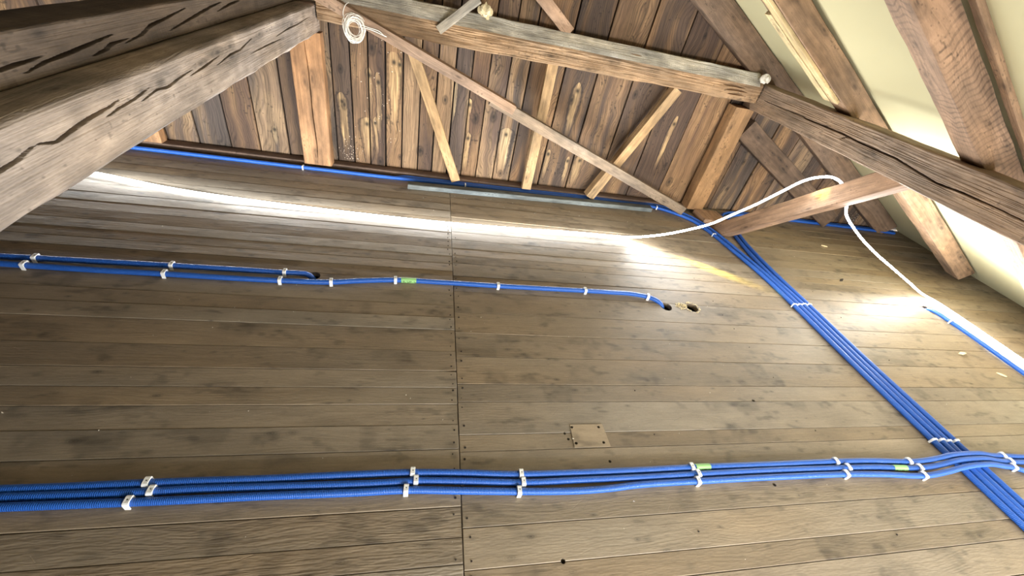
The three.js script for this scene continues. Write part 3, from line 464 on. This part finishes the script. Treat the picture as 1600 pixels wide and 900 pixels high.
['leftmost', 'second', 'third', 'rightmost'].forEach((w, i) => {
  const c = [cF1, cF2, cF3, cF4][i];
  clip('s', c, 2.8 + i * 0.05, -1.995, `small white clip on the ${w} conduit of the four-conduit run, in the far clip row`, 'clips on the four-conduit run');
  clip('s', c, 2.83 + i * 0.05, -0.845, `small white clip on the ${w} conduit of the four-conduit run, just behind the crossing trio`, 'clips on the four-conduit run');
});
clip('s', cR, 4.34, -1.90, 'small white clip on the conduit beside the light strip at the right', 'clip by the eave');
// green marking sleeves, parts of their conduits
const greenMap = bake(64, 32, (i, j) => { const m = h2(Math.floor(i / 3), Math.floor(j / 4), 9) < 0.3 && j > 6 && j < 26 ? 0.62 : 1; return [150 * m, 205 * m, 130 * m]; });
const green = std({ map: greenMap, roughness: 0.55 });
function sleeve(c, x, len) {
  let b = 0, bd = 1e9; for (let i = 0; i <= 600; i++) { const d = Math.abs(c.curve.getPointAt(i / 600).x - x); if (d < bd) { bd = d; b = i / 600; } }
  const pts = [-1, -0.5, 0, 0.5, 1].map((k) => c.curve.getPointAt(clamp(b + k * len / 2 / c.L)).sub(c.m.position));
  mesh('marking_sleeve', new THREE.TubeGeometry(new THREE.CatmullRomCurve3(pts), 8, c.r + 0.0009, 16), green, c.m).userData.label = 'green marking label around the conduit';
}
sleeve(cM2, -0.075, 0.09); sleeve(cN1, 1.297, 0.075); sleeve(cN2, 2.424, 0.085);

// ---------------------------------------------------------------- light strip: over the floor, up to the brace, over it, down again and on along the eave
{
  const strip = group('led_strip', [0, 0, 0]); tag(strip, 'glowing white light strip along the floor, looped over the knee brace and down again', 'light strip');
  const S = 0.014;
  const floorRun = [V(-3.3, S, -3.12), V(-2.75, S, -3.06), V(-2.211, S, -2.975), V(-1.7, S, -2.86), V(-1.17, S, -2.802), V(-0.5, S, -2.765), V(0.176, S, -2.75), V(0.8, S, -2.768), V(1.241, S, -2.79), V(1.6, S, -2.795), V(1.75, 0.03, -2.778)];
  const arc = [V(1.98, 0.136, -2.696), V(2.142, 0.238, -2.639), V(2.255, 0.322, -2.599), V(2.383, 0.461, -2.554), V(2.474, 0.561, -2.522), V(2.584, 0.701, -2.484), V(2.675, 0.815, -2.452), V(2.745, 0.862, -2.43), V(2.84, 0.885, -2.41), V(2.925, 0.86, -2.38), V(2.94, 0.80, -2.30)];
  const hang = [V(2.945, 0.74, -2.25), V(2.985, 0.69, -2.249), V(3.216, 0.550, -2.247), V(3.499, 0.414, -2.244), V(3.774, 0.301, -2.242), V(4.131, 0.156, -2.238), V(4.42, 0.04, -2.236)];
  const eave = [V(4.53, S, -2.17), V(4.555, S, -1.87), V(4.566, S, -1.48), V(4.58, S, -0.8), V(4.55, S, 0.2), V(4.3, S, 0.5)];
  const back = [V(3.6, 0.5, 0.62), V(2.8, 1.0, 0.7), V(2.70, 1.04, 0.74), V(2.4, 0.95, 0.85), V(1.2, 0.72, 1.1), V(0, 0.72, 1.2), V(-0.6, 0.92, 1.2), V(-0.78, 1.0, 1.2)];  // unseen swag of strip, draped behind the camera to add fill light
  const curve = new THREE.CatmullRomCurve3([...floorRun, ...arc, ...hang, ...eave, ...back], false, 'centripetal');
  mesh('light_tape', new THREE.TubeGeometry(curve, 700, 0.008, 8), M.led, strip);
  const lamp = (P, Q, dir, I, w = 0.02) => {
    const l = new THREE.RectAreaLight(LED_COLOR, I, P.distanceTo(Q), w), x = Q.clone().sub(P).normalize(), n = dir.clone().addScaledVector(x, -dir.dot(x)).normalize();
    const z = n.clone().negate(), y = new THREE.Vector3().crossVectors(z, x); l.quaternion.setFromRotationMatrix(new THREE.Matrix4().makeBasis(x, y, z));
    l.position.copy(P).add(Q).multiplyScalar(0.5).addScaledVector(n, 0.012); l.name = 'strip_light'; scene.add(l);
  };
  const run = (pts, dirs, I) => { for (let k = 0; k + 1 < pts.length; k++) for (const d of dirs) lamp(pts[k], pts[k + 1], d, I); };
  run([V(-3.2, S, -3.11), V(-2.0, S, -2.925), V(-1.17, S, -2.802), V(0.176, S, -2.75), V(1.7, S, -2.795)], [V(0, 1, 0.6), V(0, 1, -0.7)], LED * 0.75);
  run([V(1.75, 0.03, -2.778), V(2.20, 0.28, -2.618), V(2.66, 0.80, -2.455)], [V(0, 0, 1), V(0, 1, 0.2)], LED);
  run([V(2.96, 0.715, -2.25), V(3.5, 0.414, -2.244), V(4.42, 0.04, -2.236)], [V(-0.2, 0, 1), V(1, 1, 0), V(-0.8, 1, 0.3)], LED * 0.95);
  run([V(4.55, S, -2.15), V(4.566, S, -1.0), V(4.55, S, 0.2)], [V(0.4, 1, 0), V(-0.6, 1, 0)], LED * 0.8);
  run([V(4.3, S, 0.5), V(3.6, 0.5, 0.62), V(2.8, 1.0, 0.7)], [V(-1, -1, 0), V(0, 0, -1)], LED);
  const edge = (P, T, I, half) => { const l = new THREE.SpotLight(0xffee3c, I, 0, half, 0.9, 2); l.position.copy(P); l.target.position.copy(T); l.name = 'strip_edge_light'; scene.add(l, l.target); };   // the strip's phosphor glows yellow along its edge
  edge(V(1.845, 0.09, -2.735), V(2.27, 0, -2.47), 75, 0.115);
  edge(V(2.66, 0.83, -2.43), V(2.79, 0.79, -2.36), 0.8, 0.4);
  run([V(2.4, 0.95, 0.85), V(1.2, 0.72, 1.1), V(0, 0.72, 1.2)], [V(0, -1, 0), V(0, 0, -1)], LED);
}

// ---------------------------------------------------------------- small things
{ // coil of pale cord hanging from the diagonal brace
  const R = rng(9), parts = [];
  for (let k = 0; k < 20; k++) {
    const r = 0.034 + R() * 0.04, t = new THREE.TorusGeometry(r, 0.0018, 6, 40); t.scale(1, 1.15, 1); t.rotateX((R() - 0.5) * 0.7); t.rotateY((R() - 0.5) * 1.1 + 0.4); t.translate((R() - 0.5) * 0.018, (R() - 0.5) * 0.02, (R() - 0.5) * 0.02); parts.push(t);
  }
  const g = mergeGeometries(parts); g.translate(-0.535, 1.115, -3.285);
  const coil = thingMesh('cord_coil', g, M.rope, 'coil of whitish cord hanging from the upper end of the long diagonal brace', 'cord');
  const loose = (pts) => { const t = new THREE.TubeGeometry(new THREE.CatmullRomCurve3(pts), 24, 0.0028, 6); t.translate(-coil.position.x, -coil.position.y, -coil.position.z); mesh('loose_end', t, M.rope, coil); };
  loose([V(-0.59, 1.14, -3.285), V(-0.60, 1.19, -3.285), V(-0.585, 1.235, -3.29), V(-0.57, 1.25, -3.33)]);
  loose([V(-0.5, 1.13, -3.285), V(-0.43, 1.125, -3.29), V(-0.37, 1.11, -3.30), V(-0.33, 1.098, -3.31)]);
  loose([V(-0.5, 1.145, -3.285), V(-0.44, 1.135, -3.29), V(-0.38, 1.125, -3.30), V(-0.35, 1.105, -3.31)]);
}
function lump(name, c, r, seed, mat, label, category) {
  const g = new THREE.IcosahedronGeometry(r, 3), p = g.attributes.position; for (let i = 0; i < p.count; i++) { const x = p.getX(i), y = p.getY(i), z = p.getZ(i), k = 0.6 + 0.8 * vnoise(x / r * 2.1 + 9, y / r * 2.1 + z / r * 3.3, seed); p.setXYZ(i, x * k, y * k, z * k); }
  g.computeVertexNormals(); g.translate(...c); return thingMesh(name, g, mat, label, category);
}
lump('cloth_scrap', [2.70, 1.30, -3.385], 0.032, 5, M.dust, 'crumpled whitish scrap caught at the right end of the tie beam', 'scrap');
lump('insulation_scrap', [0.33, 1.345, -3.47], 0.045, 8, M.chip, 'yellowish scrap of insulation on the tie beam beside the ragged stick', 'scrap');
function sliver(x, z, L, turn, mat, label) {                         // a split-off piece of wood lying on the boards
  const sh = new THREE.Shape([[-L / 2, 0], [-L * 0.1, -L * 0.16], [L / 2, -L * 0.05], [L * 0.35, L * 0.07], [-L * 0.05, L * 0.13]].map(([a, b]) => new THREE.Vector2(a, b)));
  const g = new THREE.ExtrudeGeometry(sh, { depth: 0.006, bevelEnabled: true, bevelSize: 0.001, bevelThickness: 0.001, bevelSegments: 1 }); g.rotateX(-Math.PI / 2); g.rotateY(turn); g.translate(x, 0.0035, z);
  thingMesh('wood_splinter', g, mat, label, 'splinter');
}
sliver(3.69, -2.415, 0.075, 0.5, M.dark, 'dark splinter on the floor between the four-conduit run and the hanging light strip');
sliver(4.05, -3.025, 0.06, -0.3, M.chip, 'pale splinter on the dark floor right of the knee brace');
sliver(4.01, -1.55, 0.085, 0.1, M.chip, 'long pale splinter on the floor left of the light strip at the right edge');
sliver(4.13, -1.35, 0.06, -0.6, M.chip, 'short pale splinter on the floor nearest the right edge of the picture');
{ // wood chips and grit on the floor: nobody could count them
  const R = rng(33), g = new THREE.TetrahedronGeometry(0.005), n = 170, im = new THREE.InstancedMesh(g, M.dust, n), o = new THREE.Object3D();
  for (let i = 0; i < n; i++) {
    let x = -1.6 + R() * 5.6, z = -3.3 + R() * 2.95; if (i < 50) { x = -1 + R() * 3; z = -3.38 + R() * 0.2; if (x > -0.2) z = -3.25 + R() * 0.15; }
    const s = 0.25 + R() * R() * 0.8; o.position.set(x, 0.0025 * s + 0.001, z); o.rotation.set(R() * 6, R() * 6, R() * 6); o.scale.set(s * (1 + R()), s * 0.6, s); o.updateMatrix(); im.setMatrixAt(i, o.matrix);
  }
  im.name = 'floor_grit'; im.receiveShadow = true; tag(im, 'pale chips and grit scattered over the floor boards', 'debris', null, 'stuff'); scene.add(im);
  const m = 130, sw = new THREE.InstancedMesh(g, M.chip, m);
  for (let i = 0; i < m; i++) { const near = i < 80, a = R() * 6.28, rr = Math.sqrt(R()) * 0.04; const x = near ? 1.795 + Math.cos(a) * rr * 1.1 : 1.88 + Math.cos(a) * (0.046 + R() * 0.012), z = near ? -1.925 + Math.sin(a) * rr : -1.914 + Math.sin(a) * (0.046 + R() * 0.012); const s = 0.6 + R() * 0.9; o.position.set(x, 0.004, z); o.rotation.set(R() * 6, R() * 6, R() * 6); o.scale.set(s, s * 0.7, s); o.updateMatrix(); sw.setMatrixAt(i, o.matrix); }
  sw.name = 'sawdust'; sw.receiveShadow = true; tag(sw, 'small heap of yellow sawdust between the two round holes in the floor', 'sawdust', null, 'stuff'); scene.add(sw);
}

renderer.render(scene, camera);
